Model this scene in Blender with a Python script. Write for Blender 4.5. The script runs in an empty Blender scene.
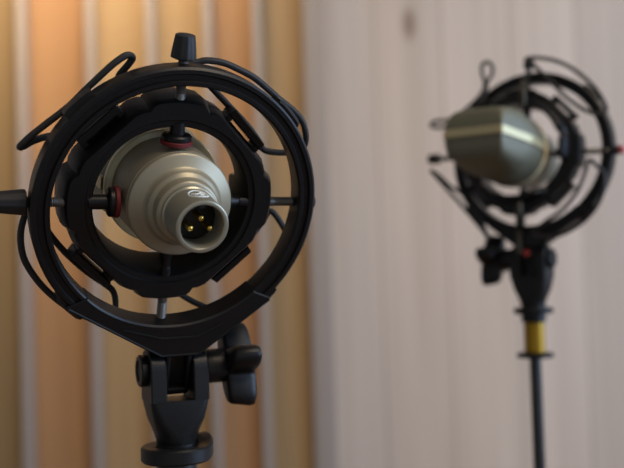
import bpy, bmesh, math, random
from mathutils import Vector, Matrix
random.seed(7)
PI = math.pi
col = bpy.context.scene.collection
MM = 0.001
def smooth(a, b, x):
    t = max(0.0, min(1.0, (x - a) / (b - a))); return t * t * (3 - 2 * t)

# ------------------------------------------------------------------ camera frame
FPX = 900.0
PITCH, ROLL = math.radians(2.2), math.radians(1.7)
CAM = Vector((0, 0, 1.30))
_F = Vector((0, math.cos(PITCH), math.sin(PITCH)))
_R0 = Vector((1, 0, 0)); _U0 = _R0.cross(_F)
_U = (_U0 * math.cos(ROLL) + _R0 * math.sin(ROLL)).normalized()
_R = _F.cross(_U).normalized()
def ray(px, py):
    return _F + _R * ((px - 312) / FPX) + _U * ((234 - py) / FPX)
def at(px, py, depth):
    return CAM + ray(px, py) * depth
def at_y(px, py, y):
    d = ray(px, py); return CAM + d * (y / d.y)

class Frame:
    """a local frame in millimetres: X right, Y up, Z towards the viewer"""
    def __init__(s, o, X, Y, Z):
        s.o, s.X, s.Y, s.Z = o, X.normalized(), Y.normalized(), Z.normalized()
    def __call__(s, p):
        return s.o + (s.X * p[0] + s.Y * p[1] + s.Z * p[2]) * MM
    def pix(s, px, py, z):
        d = ray(px, py); o = s.o + s.Z * z * MM
        k = (o - CAM).dot(s.Z) / d.dot(s.Z)
        return s.loc(CAM + d * k)
    def loc(s, w):
        q = (w - s.o) / MM
        return (q.dot(s.X), q.dot(s.Y), q.dot(s.Z))
    def moved(s, p):
        return Frame(s(p), s.X, s.Y, s.Z)
    def flipped(s):
        return Frame(s.o, -s.X, s.Y, -s.Z)

def tilted(px, py, depth, tx, ty, roll):
    o = at(px, py, depth)
    v = -(ray(px, py).normalized())
    r = (_R - v * _R.dot(v)).normalized(); u = v.cross(r)
    a = (v + r * tx + u * ty).normalized()
    X = (r - a * r.dot(a)).normalized(); Y = a.cross(X)
    c, n = math.cos(math.radians(roll)), math.sin(math.radians(roll))
    return Frame(o, X * c - Y * n, Y * c + X * n, a)

WORLD = Frame(Vector((0, 0, 0)), Vector((1, 0, 0)), Vector((0, 1, 0)), Vector((0, 0, 1)))

# ------------------------------------------------------------------ mesh builder
class MB:
    def __init__(s, f=WORLD):
        s.f = f; s.v = []; s.q = []
    def vert(s, p):
        s.v.append(s.f(p)); return len(s.v) - 1
    def loft(s, secs, closed=False, cap=True):
        ids = [[s.vert(p) for p in sec] for sec in secs]
        n = len(ids[0]); m = len(ids)
        for i in range(m if closed else m - 1):
            a, b = ids[i], ids[(i + 1) % m]
            for j in range(n):
                s.q.append((a[j], a[(j + 1) % n], b[(j + 1) % n], b[j]))
        if cap and not closed:
            s.q.append(tuple(reversed(ids[0]))); s.q.append(tuple(ids[-1]))
        return s
    def lathe(s, prof, n=48, c=(0, 0), axis='z', closed=False, cap=True, a0=0):
        secs = []
        for r, z in prof:
            sec = []
            for k in range(n):
                a = a0 + 2 * PI * k / n
                x, y = r * math.cos(a), r * math.sin(a)
                if axis == 'z': p = (c[0] + x, c[1] + y, z)
                elif axis == 'x': p = (z, c[0] + x, c[1] + y)
                else: p = (c[0] + y, z, c[1] + x)
                sec.append(p)
            secs.append(sec)
        return s.loft(secs, closed, cap)
    def tube(s, pts, r, n=10, closed=False, sub=6, smoothp=True):
        P = [Vector(p) for p in pts]
        if smoothp and len(P) > 2:
            Q = []; m = len(P)
            rng = range(m) if closed else range(m - 1)
            for i in rng:
                if closed: a, b, c, d = P[i - 1], P[i], P[(i + 1) % m], P[(i + 2) % m]
                else: a, b, c, d = P[max(i - 1, 0)], P[i], P[i + 1], P[min(i + 2, m - 1)]
                for k in range(sub):
                    t = k / sub
                    Q.append(0.5 * ((2 * b) + (c - a) * t + (2 * a - 5 * b + 4 * c - d) * t * t + (3 * b - a - 3 * c + d) * t ** 3))
            if not closed: Q.append(P[-1])
            P = Q
        m = len(P); T = []
        for i in range(m):
            if closed: t = P[(i + 1) % m] - P[i - 1]
            else: t = P[min(i + 1, m - 1)] - P[max(i - 1, 0)]
            T.append(t.normalized())
        N = T[0].orthogonal().normalized(); secs = []; Ns = []
        for i in range(m):
            N = (N - T[i] * N.dot(T[i])).normalized(); Ns.append(N.copy())
        tw = 0.0
        if closed:
            Ne = (Ns[-1] - T[0] * Ns[-1].dot(T[0])).normalized()
            tw = math.atan2(Ne.cross(Ns[0]).dot(T[0]), Ne.dot(Ns[0]))
        for i in range(m):
            N = Ns[i]; B = T[i].cross(N); rr = r(i / (m - 1)) if callable(r) else r
            off = tw * i / m
            secs.append([tuple(P[i] + (N * math.cos(off + 2 * PI * k / n) + B * math.sin(off + 2 * PI * k / n)) * rr) for k in range(n)])
        return s.loft(secs, closed, True)
    def box(s, lo, hi):
        x0, y0, z0 = lo; x1, y1, z1 = hi
        return s.loft([[(x0, y0, z0), (x1, y0, z0), (x1, y1, z0), (x0, y1, z0)],
                       [(x0, y0, z1), (x1, y0, z1), (x1, y1, z1), (x0, y1, z1)]])
    def rbox(s, lo, hi, b):
        """box with rounded edges along z and chamfered ends"""
        x0, y0, z0 = lo; x1, y1, z1 = hi
        def sec(i, z):
            out = []
            for cx, cy, a in ((x1 - b, y1 - b, 0), (x0 + b, y1 - b, 1), (x0 + b, y0 + b, 2), (x1 - b, y0 + b, 3)):
                for k in range(4):
                    t = (a + k / 3) * PI / 2
                    out.append((cx + (b - i) * math.cos(t), cy + (b - i) * math.sin(t), z))
            return out
        return s.loft([sec(b * .6, z0), sec(b * .18, z0 + b * .25), sec(0, z0 + b * .7), sec(0, z1 - b * .7), sec(b * .18, z1 - b * .25), sec(b * .6, z1)])
    def prism(s, poly, z0, z1, b=0.6):
        """extruded outline (counter-clockwise) with chamfered rims"""
        n = len(poly); ins = []
        for i in range(n):
            p0, p, p1 = Vector(poly[i - 1]), Vector(poly[i]), Vector(poly[(i + 1) % n])
            e0 = (p - p0).normalized(); e1 = (p1 - p).normalized()
            m = Vector((-e0.y - e1.y, e0.x + e1.x)); m = m.normalized() if m.length > 1e-6 else Vector((-e0.y, e0.x))
            ins.append(p + m * b)
        f = lambda q, z: [(p[0], p[1], z) for p in q]
        return s.loft([f(ins, z0), f(poly, z0 + b), f(poly, z1 - b), f(ins, z1)])
    def build(s, name, mat, parent=None, angle=35):
        base = parent.matrix_world.translation if parent is not None else None
        root = parent
        while root is not None and root.parent is not None: root = root.parent
        o0 = Vector(root.location) if root is not None else (s.v[0] * 0)
        me = bpy.data.meshes.new(name)
        me.from_pydata([tuple(v - o0) for v in s.v], [], s.q)
        bm = bmesh.new(); bm.from_mesh(me)
        bmesh.ops.recalc_face_normals(bm, faces=bm.faces)
        bm.to_mesh(me); bm.free()
        for p in me.polygons: p.use_smooth = True
        me.set_sharp_from_angle(angle=math.radians(angle))
        me.materials.append(mat)
        o = bpy.data.objects.new(name, me); col.objects.link(o)
        if parent is not None: o.parent = parent
        return o

def thing(name, label, cat, loc, group=None):
    o = bpy.data.objects.new(name, None); o.empty_display_size = .02
    o.location = loc; o['label'] = label; o['category'] = cat
    if group: o['group'] = group
    col.objects.link(o); return o
def struct(o):
    o['kind'] = 'structure'; return o

# ------------------------------------------------------------------ materials
def lin(c): return tuple(((x / 255) / 12.92 if x <= 10 else (((x / 255) + .055) / 1.055) ** 2.4) for x in c) + (1,)
def mat(name, rgb, rough=.5, metal=0., bump=0., scale=900., var=.0, spec=.5, coat=0.):
    m = bpy.data.materials.new(name); m.use_nodes = True
    nt = m.node_tree; b = nt.nodes['Principled BSDF']
    b.inputs['Base Color'].default_value = lin(rgb)
    b.inputs['Roughness'].default_value = rough; b.inputs['Metallic'].default_value = metal
    b.inputs['Specular IOR Level'].default_value = spec
    b.inputs['Coat Weight'].default_value = coat
    tc = nt.nodes.new('ShaderNodeTexCoord'); nz = nt.nodes.new('ShaderNodeTexNoise')
    nz.inputs['Scale'].default_value = scale; nz.inputs['Detail'].default_value = 4
    nt.links.new(tc.outputs['Object'], nz.inputs['Vector'])
    if bump:
        bp = nt.nodes.new('ShaderNodeBump'); bp.inputs['Strength'].default_value = bump; bp.inputs['Distance'].default_value = .0004
        nt.links.new(nz.outputs['Fac'], bp.inputs['Height']); nt.links.new(bp.outputs['Normal'], b.inputs['Normal'])
    mr = nt.nodes.new('ShaderNodeMapRange'); mr.inputs['To Min'].default_value = max(.03, rough - .06 - var); mr.inputs['To Max'].default_value = rough + .06 + var
    nt.links.new(nz.outputs['Fac'], mr.inputs['Value']); nt.links.new(mr.outputs['Result'], b.inputs['Roughness'])
    return m

def grid_mat(name, dark, light, pitch, rough, metal):
    """woven wire: two crossed fine waves"""
    m = mat(name, light, rough, metal)
    nt = m.node_tree; b = nt.nodes['Principled BSDF']; tc = nt.nodes.new('ShaderNodeTexCoord')
    sep = nt.nodes.new('ShaderNodeSeparateXYZ'); nt.links.new(tc.outputs['Object'], sep.inputs[0])
    out = []
    for ax in ('X', 'Z'):
        mu = nt.nodes.new('ShaderNodeMath'); mu.operation = 'MULTIPLY'; mu.inputs[1].default_value = 2 * PI / pitch
        si = nt.nodes.new('ShaderNodeMath'); si.operation = 'SINE'
        nt.links.new(sep.outputs[ax], mu.inputs[0]); nt.links.new(mu.outputs[0], si.inputs[0]); out.append(si)
    mx = nt.nodes.new('ShaderNodeMath'); mx.operation = 'MAXIMUM'
    nt.links.new(out[0].outputs[0], mx.inputs[0]); nt.links.new(out[1].outputs[0], mx.inputs[1])
    cr = nt.nodes.new('ShaderNodeValToRGB'); cr.color_ramp.elements[0].position = .1; cr.color_ramp.elements[1].position = .75
    cr.color_ramp.elements[0].color = lin(dark); cr.color_ramp.elements[1].color = lin(light)
    nt.links.new(mx.outputs[0], cr.inputs['Fac']); nt.links.new(cr.outputs['Color'], b.inputs['Base Color'])
    return m

def wood_mat(name, c0, c1, plank=0.0, seam=(90, 75, 66), rough=.6, knots=(), grain=1.0):
    m = mat(name, c0, rough); nt = m.node_tree; b = nt.nodes['Principled BSDF']; N = nt.nodes.new; L = nt.links.new
    tc = N('ShaderNodeTexCoord'); mp = N('ShaderNodeMapping'); mp.inputs['Scale'].default_value = (46, 46, 1.1)
    L(tc.outputs['Object'], mp.inputs['Vector'])
    nz = N('ShaderNodeTexNoise'); nz.inputs['Scale'].default_value = 1.0; nz.inputs['Detail'].default_value = 5; nz.inputs['Distortion'].default_value = .5
    L(mp.outputs[0], nz.inputs['Vector'])
    cr = N('ShaderNodeValToRGB'); cr.color_ramp.elements[0].position = .5 - .2 / grain; cr.color_ramp.elements[1].position = .5 + .2 / grain
    cr.color_ramp.elements[0].color = lin(c0); cr.color_ramp.elements[1].color = lin(c1)
    L(nz.outputs['Fac'], cr.inputs['Fac']); colr = cr.outputs['Color']
    if plank:
        sep = N('ShaderNodeSeparateXYZ'); L(tc.outputs['Object'], sep.inputs[0])
        dv = N('ShaderNodeMath'); dv.operation = 'DIVIDE'; dv.inputs[1].default_value = plank; L(sep.outputs['X'], dv.inputs[0])
        fl = N('ShaderNodeMath'); fl.operation = 'FLOOR'; L(dv.outputs[0], fl.inputs[0])
        wn = N('ShaderNodeTexWhiteNoise'); wn.noise_dimensions = '1D'; L(fl.outputs[0], wn.inputs['W'])
        hsv = N('ShaderNodeHueSaturation'); mr = N('ShaderNodeMapRange'); mr.inputs['To Min'].default_value = .94; mr.inputs['To Max'].default_value = 1.05
        L(wn.outputs['Value'], mr.inputs['Value']); L(mr.outputs[0], hsv.inputs['Value']); L(colr, hsv.inputs['Color'])
        fr = N('ShaderNodeMath'); fr.operation = 'FRACT'; L(dv.outputs[0], fr.inputs[0])
        lt = N('ShaderNodeMath'); lt.operation = 'LESS_THAN'; lt.inputs[1].default_value = .03; L(fr.outputs[0], lt.inputs[0])
        mx = N('ShaderNodeMix'); mx.data_type = 'RGBA'; L(lt.outputs[0], mx.inputs['Factor']); L(hsv.outputs['Color'], mx.inputs['A']); mx.inputs['B'].default_value = lin(seam)
        colr = mx.outputs['Result']
    for (kx, kz, kr, kc) in knots:
        vm = N('ShaderNodeVectorMath'); vm.operation = 'SUBTRACT'; L(tc.outputs['Object'], vm.inputs[0]); vm.inputs[1].default_value = (kx, 0, kz)
        vs = N('ShaderNodeVectorMath'); vs.operation = 'MULTIPLY'; vs.inputs[1].default_value = (1, 0, .4); L(vm.outputs[0], vs.inputs[0])
        ln = N('ShaderNodeVectorMath'); ln.operation = 'LENGTH'; L(vs.outputs[0], ln.inputs[0])
        mr = N('ShaderNodeMapRange'); mr.inputs['From Min'].default_value = kr * .3; mr.inputs['From Max'].default_value = kr; mr.inputs['To Min'].default_value = .85; mr.inputs['To Max'].default_value = 0
        L(ln.outputs['Value'], mr.inputs['Value'])
        mx = N('ShaderNodeMix'); mx.data_type = 'RGBA'; L(mr.outputs[0], mx.inputs['Factor']); L(colr, mx.inputs['A']); mx.inputs['B'].default_value = lin(kc)
        colr = mx.outputs['Result']
    L(colr, b.inputs['Base Color'])
    return m

BLACK = mat('black_moulded_plastic', (11, 11, 12), .42, bump=.15, scale=1500, spec=.32)
BLACK2 = mat('black_swivel_plastic', (10, 10, 11), .45, bump=.2, scale=1300, spec=.32)
RUBBER = mat('black_rubber', (18, 18, 21), .55, bump=.2)
CORDM = mat('black_elastic_cord', (26, 26, 25), .6, bump=.6, scale=2600)
STEEL = mat('dull_steel', (112, 110, 104), .48, .7, bump=.3, scale=1800)
CORDEND = mat('grey_end_bead', (92, 84, 78), .4, .3)
NICKEL = mat('satin_nickel_paint', (146, 139, 118), .42, .45, bump=.05, scale=2500)
NICKEL_D = mat('satin_nickel_connector', (156, 152, 134), .33, .6)
RIDGE = mat('pale_metal_ridge', (176, 166, 128), .36, .5)
CREAM = mat('cream_trim', (232, 224, 186), .4, 0.0)
GRILLE = grid_mat('woven_grille', (72, 72, 58), (112, 112, 92), .0011, .55, .15)
INSERT = mat('black_insert', (10, 10, 11), .5)
GOLD = mat('gold_pin', (212, 176, 88), .3, 1.0)
RED = mat('red_felt_washer', (96, 12, 14), .7)
REDTIP = mat('red_screw_tip', (150, 48, 40), .6)
EMBLEM = mat('pale_print', (214, 218, 214), .5)
STRAP = mat('dark_bronze_strap', (50, 46, 34), .5, .3)
BRASS = mat('brass_sleeve', (150, 116, 24), .38, .65)
SATINBLK = mat('satin_black_tube', (20, 20, 21), .4)
WALLW = None

# ------------------------------------------------------------------ the two microphones' frames
D1, D2 = .359, .626
F1 = tilted(178.0, 207.5, D1, .28, -.385, 5.2)
M1 = tilted(178.0, 207.5, D1, .303, -.318, 5.2)
F2 = tilted(531.5, 155, D2, -.40, .18, 1.0)
M2 = tilted(531.5, 155, D2, -.475, .25, 1.0)

# ------------------------------------------------------------------ microphone
HEAD_L = 54.0
def make_mic(f, label, zs, root_name='condenser_microphone'):
    """f: Z points out of the connector end; zs: where the body's cap edge stands on that axis"""
    f = f.moved((0, 0, zs))
    t = thing(root_name, label, 'microphone', f((0, 0, -28)), 'condenser microphones')
    # body: cylinder with seam, conical end cap and flange
    b = MB(f)
    b.lathe([(12, -25), (21.6, -25), (20.9, -2.6), (20.5, -2.4), (20.5, -2.0), (20.9, -1.8), (20.9, -.5), (20.5, 0), (19.8, .4), (16.2, 2.0), (15.4, 2.6), (14.7, 4.6), (14.2, 5.4),
             (13.2, 6.0), (12.8, 6.5), (12.6, 9.6), (12.1, 10.6), (11.0, 11.0), (9.0, 11.0)], 96)
    b.build('body', NICKEL, t, 50)
    # base ring under the head
    r = MB(f); r.lathe([(21.65, -25.0), (23.8, -25.0), (24.4, -25.6), (24.4, -28.4), (23.8, -29.0), (20.0, -29.0)], 96, closed=True); r.build('base_ring', CREAM, t)
    r2 = MB(f); r2.lathe([(22.5, -29.1), (24.2, -29.1), (24.2, -30.2), (22.5, -30.2)], 96, closed=True); r2.build('gasket', INSERT, t)
    # connector
    c = MB(f)
    c.lathe([(9.1, 11.1), (10.8, 11.1), (11.0, 11.5), (11.0, 12.4), (10.5, 12.8), (10.2, 13.2), (10.2, 27.2), (10.0, 27.8), (9.5, 28.1), (8.6, 28.0), (8.2, 27.5), (8.2, 16.0), (8.0, 14)], 72)
    con = c.build('connector', NICKEL_D, t, 40)
    k = MB(f); k.lathe([(8.15, 15), (8.15, 17.4), (7.7, 17.7), (.01, 17.7)], 48)
    k.box((-1.2, 6.6, 17), (1.2, 8.1, 26)); k.build('socket_insert', INSERT, con)
    for (x, y) in ((-3.75, -1.4), (3.75, -1.4), (0, 2.5)):
        p = MB(f); p.lathe([(1.2, 17.5), (1.2, 24.6), (.9, 25.5), (.35, 25.9)], 20, c=(x, y)); p.build('pin', GOLD, con)
    e = MB(f)
    def wrap(u, w, rr=10.25): a = PI / 2 - u / 10.2; return (rr * math.cos(a), rr * math.sin(a), 19.6 + w)
    e.tube([wrap(3.7 * math.cos(a), 3.9 * math.sin(a)) for a in [2 * PI * q / 20 for q in range(20)]], .34, 6, True, 2)
    e.tube([wrap(-2.6, -.4), wrap(-1.2, .8), wrap(.4, -.2), wrap(1.2, -1.4), wrap(2.5, -1.0)], .36, 6)
    e.tube([wrap(.2, 2.3), wrap(.9, .9), wrap(2.3, .7)], .34, 6)
    e.build('emblem', EMBLEM, con)
    # head: round base rising to a broad ridge
    h = MB(f); secs = []; sil = []
    M = 26
    for i in range(M + 1):
        u = i / M
        if u < .72: v = u / .72; z = -30.2 - (HEAD_L - 6.5) * v; ht = 24.0 + 1.1 * math.sin(min(1, v / .5) * PI / 2) - 8.2 * v ** 1.6; hw = 24.0 + 1.1 * math.sin(min(1, v / .4) * PI / 2) - .16 * max(0, (HEAD_L - 6.5) * v - 22)
        else:
            v = (u - .72) / .28; z = -30.2 - HEAD_L + 6.5 * (1 - math.sin(v * PI / 2)); ht = 3.2 + 13.7 * math.cos(v * PI / 2) ** .8 if v < 1 else 3.2; hw = 25.1 - .16 * (-30.2 - 22 - z)
        n = 2 + 3.2 * smooth(.15, .8, u)
        sec = []
        for q in range(72):
            a = 2 * PI * q / 72; ca, sa = math.cos(a), math.sin(a)
            sec.append((hw * math.copysign(abs(ca) ** (2 / n), ca), ht * math.copysign(abs(sa) ** (2 / n), sa), z))
        secs.append(sec); sil.append((hw, z))
    h.loft(secs); hd = h.build('head_grille', GRILLE, t, 60)
    g = MB(f); path = [(w + .1, z) for w, z in sil[:-1]] + [(sil[-1][0] - .2, sil[-1][1] - .2)]
    path = path + [(x * .33, path[-1][1]) for x in (path[-1][0],)] + [(-x * .33, path[-1][1]) for x in (path[-1][0],)] + [(-w, z) for w, z in reversed(path)]
    secs = []
    for i, (x, z) in enumerate(path):
        a = Vector(path[max(i - 1, 0)]); c_ = Vector(path[min(i + 1, len(path) - 1)]); d = (c_ - a).normalized(); nrm = Vector((-d.y, d.x))
        if nrm.dot(Vector((x, z + 56))) < 0: nrm = -nrm
        o1 = Vector((x, z)) + nrm * .9; o2 = Vector((x, z)) - nrm * 1.2
        secs.append([(o1.x, -2.5, o1.y), (o1.x, 2.5, o1.y), (o2.x, 3.3, o2.y), (o2.x, -3.3, o2.y)])
    g.loft(secs); g.build('ridge_frame', RIDGE, hd, 30)
    return t

# ------------------------------------------------------------------ shock mount
def make_mount(f, label, front, asm, mo, knobs, cords, tab, fork_px, tab_end):
    """front: -1 when the inner ring reaches away from the viewer, +1 when towards;
    asm: in-plane shift of the suspended inner ring; fork_px: pixel width direction of the swivel"""
    base = fork_px
    t = thing('shock_mount', label, 'shock mount', base((0, 0, -34)), 'spider shock mounts')
    # outer ring
    s = front
    o = MB(f)
    prof = [(50.3, -5.0), (50.0, -4.2), (50.0, 4.2), (50.7, 5.0), (52.0, 5.0), (52.5, 4.0), (54.4, 4.0), (54.9, 5.0), (56.4, 5.0), (57.3, 4.2), (57.3, -4.2), (56.8, -5.0), (54.8, -5.0), (54.4, -4.2), (52.5, -4.2), (52, -5.0)]
    o.lathe(prof, 160, closed=True)
    outer = o.build('outer_ring', BLACK, t)
    for ang in (45, 135, 225, 315):
        m = MB(f); sec = []
        for q in range(9):
            a = math.radians(ang - 6.5 + 13 * q / 8); c_, n_ = math.cos(a), math.sin(a)
            e = .5 if q in (0, 8) else 0
            pr = [(57.0, 4.2), (58.4 - e, 4.4), (59.6 - e, 3.0), (59.6 - e, -2.5), (58.8 - e, -5.0), (57.0, -5.2)]
            sec.append([(r_ * c_, r_ * n_, z) for r_, z in pr])
        m.loft(sec); m.build('cord_clip', BLACK, outer)
    # yoke below the ring
    y = MB(f)
    L, R = [], []
    hw = 7.4; yb = -65.0; tx = tab
    arc = [(57.5 * math.cos(a), 57.5 * math.sin(a)) for a in [math.radians(d) for d in (226, 222)]]
    poly = [(-43, -39.5), (tx - hw - 1, yb + .6), (tx - hw, yb), (tx + hw, yb), (tx + hw + 1, yb + .6), (43, -39.5)]
    inner = [(49.9 * math.cos(math.radians(d)), 49.9 * math.sin(math.radians(d))) for d in range(-46, -135, -4)]
    y.prism(poly + inner, -5.9, 5.9, .7)
    yo = y.build('yoke', BLACK, t, 25)
    y = MB(f)
    lip = [(-20, -50.4), (-8.5 + tx, -55.6), (6.5 + tx, -55.6), (21, -50.0)]
    y.tube([(x, q, 5.9) for x, q in lip], .5, 6, smoothp=False)
    y.tube([(-42, -40.0, 5.5), (tx - hw - .6, yb + 1, 5.5), (tx + hw + .6, yb + 1, 5.5), (42, -40.0, 5.5)], .7, 8, smoothp=False)
    y.build('stiffening_rib', BLACK, yo)
    y = MB(f)
    y.rbox((tx - 5.5, tab_end + .5, -5.2), (tx - 3.6, -63, 5.2), .6); y.rbox((tx + 3.6, tab_end + .5, -5.2), (tx + 5.5, -63, 5.2), .6)
    y.rbox((tx - 5, tab_end, -5.2), (tx + 5, tab_end + 2.9, 5.2), .6); y.box((tx - 4.5, tab_end + 1, -4), (tx + 4.5, -64, 1.2))
    y.build('hinge_tab', BLACK2, yo)
    # inner ring
    g = f.moved((asm[0], asm[1], 0))
    i = MB(g); n = 144
    def rout(a):
        d = abs(((math.degrees(a) + 45) % 90) - 45)
        w = smooth(18, 13.5, d)
        flat = min(1.06, 1 / max(.9, math.cos(math.radians(((math.degrees(a) + 22.5) % 45) - 22.5))))
        return (39.2 * flat) * (1 - w) + 43.6 * w
    def zback(a):
        d = (math.degrees(a) * (-s)) % 360
        k = 26 - 9 * smooth(8, 14, d) * smooth(62, 50, d) - 5 * smooth(336, 340, d) * smooth(350, 346, d) - 6 * smooth(130, 140, d) * smooth(172, 165, d)
        return k
    rows = [('o', 0, -.0, .8), ('o', 0, -.9, 0), ('o', 9, 0, 0), ('o', 1, .9, 0), ('b', 1, 0, 0)]
    secs = []
    A = [2 * PI * k / n for k in range(n)]
    def P(r_, z, a): return (r_ * math.cos(a), r_ * math.sin(a), s * z if s > 0 else -z)
    def row(fr, fz): return [P(fr(a), fz(a), a) for a in A]
    secs.append(row(lambda a: 31.2, lambda a: 2.4))
    secs.append(row(lambda a: 32.0, lambda a: 1.0))
    secs.append(row(lambda a: 34.0, lambda a: .9))
    secs.append(row(lambda a: 34.5, lambda a: 0))
    secs.append(row(lambda a: rout(a) * .96 - .8, lambda a: 0))
    secs.append(row(lambda a: rout(a) * .96, lambda a: .9))
    secs.append(row(lambda a: rout(a), lambda a: 6.5))
    secs.append(row(lambda a: rout(a), lambda a: 15.5))
    secs.append(row(lambda a: rout(a) - .9, lambda a: 16.5))
    secs.append(row(lambda a: 36.5, lambda a: 17))
    secs.append(row(lambda a: 35.0, lambda a: zback(a) - .6))
    secs.append(row(lambda a: 34.2, lambda a: zback(a)))
    secs.append(row(lambda a: 31.9, lambda a: zback(a)))
    secs.append(row(lambda a: 31.2, lambda a: zback(a) - .8))
    i.loft(secs, closed=True)
    inner_o = i.build('inner_ring', BLACK, t, 32)
    for ang in (45, 135, 225, 315):
        m = MB(g); a = math.radians(ang); e = Vector((math.cos(a), math.sin(a))); tt = Vector((-e.y, e.x))
        def bar(r0, r1, w0, w1, z0, z1):
            pl = []
            for rr, ww in ((r0, w0), (r1, w0 + .6), (r1, w1 - .6), (r0, w1)):
                q = e * rr + tt * ww; pl.append((q.x, q.y))
            ar = sum(pl[k - 1][0] * pl[k][1] - pl[k][0] * pl[k - 1][1] for k in range(4))
            if ar < 0: pl.reverse()
            m.prism(pl, min(s * z0, s * z1), max(s * z0, s * z1), .5)
        bar(40.6, 43.8, -10.5, 10.5, 5, 14)
        bar(37.5, 42.5, -10.5, -7.2, 5.5, 13.5); bar(37.5, 42.5, 7.2, 10.5, 5.5, 13.5)
        m.build('cord_hook', BLACK, inner_o)
    # clamping screws
    zr = 3.0 * s
    dirs = {'top': (0, 1), 'left': (-1, 0), 'right': (1, 0), 'bottom': (0, -1)}
    for nm, (dx, dy) in dirs.items():
        q = g.moved((0, 0, zr)); Zx = q.X * dx + q.Y * dy
        Xx = q.Z; Yx = Zx.cross(Xx)
        h = Frame(q.o, Xx, Yx, Zx)
        kd = knobs[nm]
        end = kd.get('rod', 59); e = .6 + mo[0] * dx + mo[1] * dy
        m = MB(h)
        m.lathe([(1.5, 27), (2.0, 28)] + [(2.0 - .25 * (k % 2), 44 + k * .4) for k in range(0, int((end - 44) / .4))] + [(2.0, end)], 16)
        sc = m.build('clamp_screw', STEEL, t)
        if kd.get('pad'):
            m = MB(h); m.lathe([(6.0, 21.65 + e), (6.3, 21.9 + e), (6.3, 23.2 + e), (5.9, 23.5 + e)], 40); m.build('felt_washer', RED, sc)
            m = MB(h); m.lathe([(5.6, 23.55 + e), (5.9, 23.8 + e), (5.9, 25.2 + e), (5.3, 25.8 + e), (3.0, 26.2 + e), (2.9, 33)], 40); m.build('pad', BLACK, sc)
        else:
            m = MB(h); m.lathe([(3.0, 21.65 + e), (3.2, 22.0 + e), (3.0, 23.5 + e), (2.1, 25.5 + e), (2.0, 28.2), (2.3, 28.5), (2.3, 32)], 28); m.build('pad', BLACK, sc)
        k = kd.get('knob')
        if k:
            r0, r1, z0, z1 = k
            m = MB(h)
            secs = []
            for (rr, zz) in ((r0 * .8, z0), (r0, z0 + .5), (r0, z0 + 1.2), (r0 * .65 + r1 * .35, z0 + (z1 - z0) * .45), (r1 * 1.04, z1 - 1.6), (r1, z1 - .5), (r1 * .75, z1)):
                secs.append([((rr * (1 + .025 * math.cos(12 * 2 * PI * c_ / 48))) * math.cos(2 * PI * c_ / 48), (rr * (1 + .025 * math.cos(12 * 2 * PI * c_ / 48))) * math.sin(2 * PI * c_ / 48), zz) for c_ in range(48)])
            m.loft(secs); m.build('screw_knob', RUBBER, sc)
        if kd.get('tip'):
            m = MB(h); r_, z0, z1 = kd['tip']; m.lathe([(r_, z0), (r_, z1 - .5), (r_ * .7, z1)], 24); m.build('screw_tip', REDTIP, sc)
    # elastic cords
    for pts in cords:
        m = MB(f); m.tube([f.pix(*p) for p in pts], 1.35, 10, True, 5)
        m.build('elastic_cord', CORDM, t)
    return t, outer, inner_o

def make_swivel(t, b, side, brass=None):
    """b: frame at the hinge, X along the hinge, Y away, Z up (mm); side: which end carries the star knob"""
    m = MB(b)
    def sec(w, d, z, bb):
        out = []
        for cx, cy, a in ((w - bb, d - bb, 0), (-w + bb, d - bb, 1), (-w + bb, -d + bb, 2), (w - bb, -d + bb, 3)):
            for k in range(6):
                th = (a + k / 5) * PI / 2
                out.append((cx + bb * math.cos(th), cy + bb * math.sin(th), z))
        return out
    m.loft([sec(8.2, 8.2, -32, 8.1), sec(8.7, 8.7, -29.5, 8.4), sec(9.2, 8.9, -27, 7.5), sec(11.2, 9.2, -21, 4.5), sec(12.4, 9.2, -15, 3), sec(12.6, 9.2, -12.9, 2.6)])
    for sx in (-1, 1):
        pl = []
        x0, x1 = (5.8, 12.6) if sx > 0 else (-12.6, -5.8)
        secs = []
        for x, i_ in ((x0, .5), (x0 + .5, 0), (x1 - .8, 0), (x1, .8)):
            pr = [(-9.2 + i_, -13.1), (9.2 - i_, -13.1)] + [((9.2 - i_) * math.cos(a), (9.0 - i_) * math.sin(a)) for a in [PI * k / 14 for k in range(0, 15)]]
            secs.append([(x, yy, zz) for yy, zz in pr])
        m.loft(secs)
    fk = m.build('swivel_fork', BLACK2, t, 40)
    m = MB(b); X = side
    def lx(prof, n=36): return [(r_, X * z) for r_, z in prof]
    m.lathe(lx([(6.6, -12.7), (6.8, -13.2), (6.8, -15.2), (6.2, -15.8), (4.5, -15.9), (4.2, -15.2), (.5, -15.0)]), 36, axis='x'); m.build('bolt_head', BLACK2, fk)
    m = MB(b); m.lathe(lx([(7.2, 12.7), (7.4, 13.2), (7.4, 22.0), (6.8, 23.0)]), 36, axis='x')
    secs = []
    for x, k in ((21.6, .80), (22.2, .94), (23.4, 1.0), (31.5, 1.0), (33.4, .96), (34.4, .84)):
        out = []
        for q in range(96):
            a = 2 * PI * q / 96; c4 = math.cos(4 * (a - math.radians(70)))
            flare = 1.0 + .10 * max(0, (x - 24) / 9) * max(0, c4)
            r_ = (12.9 + 4.6 * c4) * k * flare
            out.append((X * x, r_ * math.cos(a), r_ * math.sin(a)))
        secs.append(out)
    m.loft(secs); m.build('star_knob', BLACK2, fk, 50)
    return fk

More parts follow.
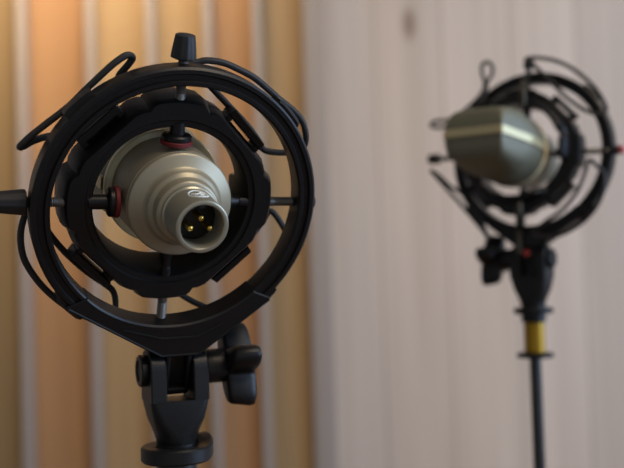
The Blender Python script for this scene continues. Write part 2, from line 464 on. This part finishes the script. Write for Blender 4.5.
def lock_ring(t, b, z, r_in, r_out, h, gap=None, name='lock_ring'):
    m = MB(b); secs = []
    g0, g1 = gap if gap else (0, 360)
    n = 60
    for k in range(n + (1 if gap else 0)):
        a = math.radians(g0 + (g1 - g0) * k / n); u = k / n
        lift = 3.4 * smooth(.80, 1.0, u) if gap else 0
        ro = r_out + (1.2 * smooth(.8, 1, u) if gap else 0)
        pr = [(r_in, z + .4 + lift), (r_in + .4, z + lift), (ro - .7, z + lift), (ro, z + .8 + lift), (ro, z + h - .8 + lift), (ro - .8, z + h + lift), (r_in + .5, z + h + lift), (r_in, z + h - .4 + lift)]
        secs.append([(r_ * math.cos(a), r_ * math.sin(a), zz) for r_, zz in pr])
    m.loft(secs, closed=not gap)
    return m.build(name, BLACK2, t, 40)

def make_stand(label, base, top_z, pole_r, collar, sleeve=None, under=None):
    """base: floor point; heights in metres above floor"""
    t = thing('microphone_stand', label, 'microphone stand', base, 'microphone stands')
    B = Frame(base, Vector((1, 0, 0)), Vector((0, 1, 0)), Vector((0, 0, 1)))
    Z = top_z / MM
    m = MB(B)
    m.lathe([(pole_r, 300), (pole_r, Z - collar[1] - .2)], 32); m.build('pole', SATINBLK, t)
    m = MB(B); m.lathe([(collar[0] - .5, Z - collar[1]), (collar[0], Z - collar[1] + .6), (collar[0], Z - .6), (collar[0] - .6, Z)], 40)
    m.build('thread_adapter' if not sleeve else 'brass_adapter', BRASS if sleeve else SATINBLK, t)
    if under:
        m = MB(B); z1 = Z - collar[1]; m.lathe([(pole_r + .1, z1 - under[1]), (under[0] - .5, z1 - under[1]), (under[0], z1 - under[1] + .5), (under[0], z1 - .7), (under[0] - .5, z1 - .2), (pole_r + .1, z1 - .2)], 40, closed=True); m.build('flange', BLACK2, t)
    m = MB(B); m.lathe([(14, 180), (15, 182), (15, 330), (12, 336), (pole_r, 337)], 32); m.build('clutch', BLACK2, t)
    m = MB(B); m.lathe([(12, 60), (12, 190)], 28); m.build('lower_tube', SATINBLK, t)
    for k in range(3):
        a = 2 * PI * k / 3 + .5; c_, s_ = math.cos(a), math.sin(a)
        m = MB(B); m.tube([(10 * c_, 10 * s_, 190), (120 * c_, 120 * s_, 100), (280 * c_, 280 * s_, 9)], 7, 12); lg = m.build('leg', SATINBLK, t)
        m = MB(B); m.tube([(268 * c_, 268 * s_, 16), (290 * c_, 290 * s_, 10.2)], 9.5, 12, smoothp=False); m.build('rubber_foot', RUBBER, lg)
    return t

# ------------------------------------------------------------------ FRONT: mount, microphone, stand
def upright(o, xdir):
    X = Vector((xdir.x, xdir.y, 0)).normalized(); Z = Vector((0, 0, 1)); Y = Z.cross(X)
    return Frame(o, X, Y, Z)
ASM1, MO1 = (-2.2, 1.4), (1.1, 1.7)
TAB1 = 5.0
H1 = upright(F1((TAB1, -73.7, 0)), F1.X)
cords1 = [
    # upper right
    [(190, 64, -10), (198, 62, -9.5), (208, 60.5, -9), (224, 63, -8.5), (240, 70, -8.5), (256, 79, -8.5), (278, 98, -8.5), (294, 111, -8.5), (303, 123, -8.5), (306, 138, -9), (302, 149, -11), (288, 152.5, -13), (272, 152, -14.5), (263, 149, -15.5),
     (258, 140, -15.5), (246, 124, -15.5), (228, 105, -14.5), (212, 88, -13), (198, 73, -12)],
    # lower left
    [(30, 207, -10), (22, 225, -9), (21, 245, -8.5), (27, 265, -8.5), (45, 289, -8.5), (70, 309, -8.5), (92, 319, -8.5), (106, 320, -9.5), (114, 313, -12), (115.5, 302, -14), (113, 291, -15), (105, 284, -15.5),
     (90, 274, -15.5), (72, 259, -15), (56, 242, -13.5), (40, 221, -12)],
    # upper left, stretched almost straight
    [(20, 146.5, -9), (31, 136, -8.5), (46, 124, -8.5), (68, 107, -8.5), (89, 86.5, -8.5), (111, 66, -8.5), (126, 55.5, -9), (132.5, 57.5, -10), (128, 65, -11), (119, 76, -13), (116, 90, -15), (106, 108, -16), (86, 124, -16), (66, 134, -14.5), (47, 136.5, -12), (33, 141, -10.5), (24, 146, -10)],
    # lower right
    [(270, 211, -14), (279, 220, -13), (287, 236, -11.5), (289, 256, -9), (280, 276, -9), (264, 294, -9), (243, 309, -9), (222, 314, -9.5), (205, 307, -11.5), (190, 300, -13), (178, 290, -15), (196, 280, -17), (225, 264, -17), (247, 242, -16), (262, 222, -15)],
]
knobs1 = {'top': dict(pad=True, rod=60, knob=(4.9, 3.8, 57.4, 66.8)), 'left': dict(pad=True, rod=57.5, knob=(4.9, 3.6, 55.6, 70)),
          'right': dict(rod=60.5, knob=(3.6, 2.9, 59.9, 62.5)), 'bottom': dict(rod=52.5)}
sm1, _, inner1 = make_mount(F1, 'sharp black spider shock mount in front, holding the microphone by its red-washered screws', -1, ASM1, MO1, knobs1, cords1, TAB1, H1, -83.5)
fk1 = make_swivel(sm1, H1, 1)
lock_ring(sm1, H1, -38.9, 8.9, 15.2, 6.4, (42, 382))
m = MB(H1); m.lathe([(8.3, -38.9), (8.3, -31.6)], 32); m.build('threaded_insert', BLACK2, sm1)
make_mic(M1.moved((ASM1[0] + MO1[0], ASM1[1] + MO1[1], 0)), 'satin nickel condenser microphone in sharp focus, three-pin connector end facing the viewer', 6.8)
Zt = H1((0, 0, -39.2)); base1 = Vector((Zt.x, Zt.y, 0))
make_stand('black microphone stand under the large sharp shock mount at left', base1, Zt.z, 8.0, (8.6, 46))

# ------------------------------------------------------------------ BACK: mount, microphone, stand
ASM2, MO2 = (-3.4, 0.0), (0.0, -2.6)
TAB2 = 1.2
H2 = upright(F2((2.8, -72.3, 0)), F2.X)
cords2 = [
    [(529, 58, 10), (545, 58.5, 9), (562, 63, 8.5), (580, 74, 8.5), (595, 88, 8.5), (604, 102, 9), (606, 111, 11), (598, 114, 13), (587, 111, 15), (575, 104, 16), (562, 93, 16), (551, 82, 16), (541, 72, 14), (533, 64, 12)],
    [(431, 170.5, 10), (440, 181, 9), (455, 198, 9), (470, 215, 9), (484, 232, 9), (489, 239, 10), (485, 230, 13), (473, 209, 15), (462, 194, 16), (450, 186, 14), (438, 175, 12)],
    [(487, 62, 9), (492, 66, 9), (492, 74, 9), (487.5, 82, 10), (485.5, 92, 12), (478, 106, 15), (462, 121, 14), (448, 126, 11), (437, 127.5, 10), (431, 125, 9), (436, 121, 9), (448, 120, 11), (460, 114, 14), (476, 100, 13), (483.5, 90, 10), (484.5, 81, 9), (482, 73, 9), (482.5, 65, 9)],
    [(589, 160, 15), (597, 166, 12), (604, 174, 9), (603, 192, 9), (594, 210, 9), (580, 224, 9), (562, 234, 9), (546, 237, 10), (532, 233, 12), (545, 222, 17), (562, 210, 17), (576, 193, 17), (585, 172, 16)],
]
knobs2 = {'top': dict(pad=True, rod=62.5, knob=(3.6, 3.2, 61, 69)), 'left': dict(rod=67.5, knob=(3.9, 3.4, 66.5, 75)),
          'right': dict(pad=False, rod=61, knob=(3.3, 3.0, 60.8, 64.5), tip=(2.8, 64.5, 67.5)), 'bottom': dict(rod=52.5)}
sm2, _, inner2 = make_mount(F2, 'blurred black spider shock mount in the background, its red-tipped screw at right', 1, ASM2, MO2, knobs2, cords2, TAB2, H2, -87.0)
fk2 = make_swivel(sm2, H2, -1)
m = MB(H2); m.lathe([(1.6, -9.5), (2.2, -10), (2.2, -11)], 20, c=(TAB2 - .5, 4), axis='y'); m.build('screw_tip', REDTIP, fk2)
for pts in ([(523, 107, 26.9), (523, 92, 26.9), (523.5, 86, 20), (524, 82, 8.5), (524, 76, 7.5)], [(519, 203, 26.9), (519, 215, 26.9), (519, 222, 18), (519, 229, 8.5), (518.5, 254, 8.5)]):
    m = MB(F2); m.tube([F2.pix(*p) for p in pts], 2.3, 12); m.build('support_strap', STRAP, sm2)
lock_ring(sm2, H2, -37.5, 8.9, 13.4, 4)
m = MB(H2); m.lathe([(8.3, -43), (8.3, -31.6)], 32); m.build('threaded_insert', BLACK2, sm2)
make_mic(M2.flipped().moved((-ASM2[0] - MO2[0], ASM2[1] + MO2[1], 0)), 'blurred condenser microphone in the background, wedge grille with pale ridge facing left', 5.0)
Zt2 = H2((0, 0, -43.2)); base2 = Vector((Zt2.x, Zt2.y, 0))
make_stand('thin black microphone stand with yellow brass adapter under the blurred shock mount', base2, Zt2.z, 4.0, (6.9, 21), True, (12.4, 3.2))

# ------------------------------------------------------------------ room
WY = 1.66           # face of the plank wall
def slab(name, lo, hi, m):
    b = MB(); b.box([c / MM for c in lo], [c / MM for c in hi]); return struct(b.build(name, m))
kn = at_y(409, 24, WY)
PLANK = wood_mat('pale_plank_wall', (188, 170, 152), (210, 193, 176), .125, (168, 150, 133), .55, [(kn.x, kn.z, .017, (120, 94, 78))], .8)
PLASTER = mat('warm_white_plaster', (190, 184, 176), .8, bump=.1, scale=60)
FLOORM = wood_mat('oak_floor', (120, 88, 60), (150, 112, 78), .12, (70, 50, 36))
XL, XR, YB, ZC = -1.7, 1.9, -1.6, 2.6
slab('floor', (XL, YB, -.05), (XR, WY + .1, 0), FLOORM)
slab('ceiling', (XL, YB, ZC), (XR, WY + .1, ZC + .05), PLASTER)
slab('wall_back', (XL, WY, 0), (XR, WY + .1, ZC), PLANK)
slab('wall_left', (XL - .1, YB, 0), (XL, WY + .1, ZC), PLASTER)
# right wall with a window opening
b = MB(); w0, w1, wz0, wz1 = -.55, .95, .95, 2.25
for lo, hi in (((XR, YB, 0), (XR + .1, w0, ZC)), ((XR, w1, 0), (XR + .1, WY + .1, ZC)), ((XR, w0, 0), (XR + .1, w1, wz0)), ((XR, w0, wz1), (XR + .1, w1, ZC))):
    b.box([c / MM for c in lo], [c / MM for c in hi])
struct(b.build('wall_right', PLASTER))
b = MB()
for lo, hi in (((XR, w0, wz0), (XR + .08, w0 + .05, wz1)), ((XR, w1 - .05, wz0), (XR + .08, w1, wz1)), ((XR, w0, wz0), (XR + .08, w1, wz0 + .05)), ((XR, w0, wz1 - .05), (XR + .08, w1, wz1)), ((XR + .02, .17, wz0), (XR + .07, .23, wz1))):
    b.box([c / MM for c in lo], [c / MM for c in hi])
struct(b.build('window_1', PLASTER))

# acoustic diffuser: pale fins dividing warm wells of different depth
FY = WY - .085
WELLS = [wood_mat('well_honey', (156, 116, 78), (174, 134, 92)), wood_mat('well_amber', (148, 110, 74), (166, 128, 88)), wood_mat('well_gold', (146, 119, 82), (164, 137, 97)), wood_mat('well_olive', (122, 100, 66), (140, 116, 78))]
FINM = wood_mat('pale_fin', (142, 132, 124), (154, 144, 135), grain=.8)
pos = [at_y(px, 234, FY).x for px in (-128, -47, 23, 93, 154, 212, 262)]
edge0, edge1 = at_y(309, 234, FY).x, at_y(331, 234, FY).x
dt = thing('acoustic_diffuser', 'slatted wooden acoustic diffuser with pale fins and amber wells behind the front microphone', 'acoustic panel', (pos[0], FY, 0))
b = MB(); b.box((pos[0] / MM - 12, WY / MM - 6, 0), (edge1 / MM, WY / MM - .5, 2400)); b.build('back_panel', WELLS[3], dt)
def fin(x0, x1):
    b = MB(); b.rbox((x0 / MM, FY / MM, 0), (x1 / MM, WY / MM - 6.3, 2400), 1.2); b.build('fin', FINM, dt)
fx = []
for x in pos: fin(x - .0075, x + .0075); fx.append((x - .0075, x + .0075))
fin(edge0, edge1); fx.append((edge0, edge1))
depths = [.03, .015, .03, .02, .026, .024, .026]; kinds = [3, 3, 1, 2, 2, 1, 2]
for k in range(len(fx) - 1):
    b = MB(); b.box((fx[k][1] / MM + .3, FY / MM + depths[k] * 1000, 0), (fx[k + 1][0] / MM - .3, WY / MM - 6.3, 2400)); b.build('well_board', WELLS[kinds[k]], dt)

# ------------------------------------------------------------------ light
def area(name, loc, target, size, power, color, sy=None):
    l = bpy.data.lights.new(name, 'AREA'); l.energy = power; l.color = color; l.size = size
    if sy: l.shape = 'RECTANGLE'; l.size_y = sy
    o = bpy.data.objects.new(name, l); o.location = loc
    o.rotation_euler = (Vector(target) - Vector(loc)).to_track_quat('-Z', 'Y').to_euler(); col.objects.link(o); return o
area('window_daylight', (XR - .02, .2, 1.6), (0, .6, 1.3), 1.4, 36, (.50, .69, 1.0), 1.2)
wl = area('warm_ceiling_lamp', (-.42, 1.30, 2.2), (-.5, 1.66, 1.55), 0.6, 3.5, (1.0, .76, .50), .08); wl.data.spread = math.radians(100)
area('room_fill_light', (.75, -.1, 2.5), (.4, 1.4, .6), .6, 16, (1.0, .82, .62))  # added overhead fill with no known source, brightens the plank wall
w = bpy.data.worlds.new('dim_room_ambient'); bpy.context.scene.world = w; w.use_nodes = True
w.node_tree.nodes['Background'].inputs[0].default_value = (.9, .92, 1.0, 1); w.node_tree.nodes['Background'].inputs[1].default_value = .32

# ------------------------------------------------------------------ camera
cd = bpy.data.cameras.new('camera'); cam = bpy.data.objects.new('camera', cd); col.objects.link(cam)
cd.sensor_width = 36; cd.lens = FPX / 624 * 36; cd.clip_start = .01; cd.clip_end = 30
cam.matrix_world = Matrix(((_R.x, _U.x, -_F.x, CAM.x), (_R.y, _U.y, -_F.y, CAM.y), (_R.z, _U.z, -_F.z, CAM.z), (0, 0, 0, 1)))
cd.dof.use_dof = True; cd.dof.focus_distance = .352; cd.dof.aperture_fstop = cd.lens / 6.8; cd.dof.aperture_blades = 0
sc = bpy.context.scene; sc.camera = cam
sc.view_settings.view_transform = 'Standard'; sc.view_settings.look = 'None'; sc.view_settings.gamma = 1; sc.view_settings.exposure = 0.14
sc.view_settings.use_curve_mapping = False
sc.cycles.use_denoising = True
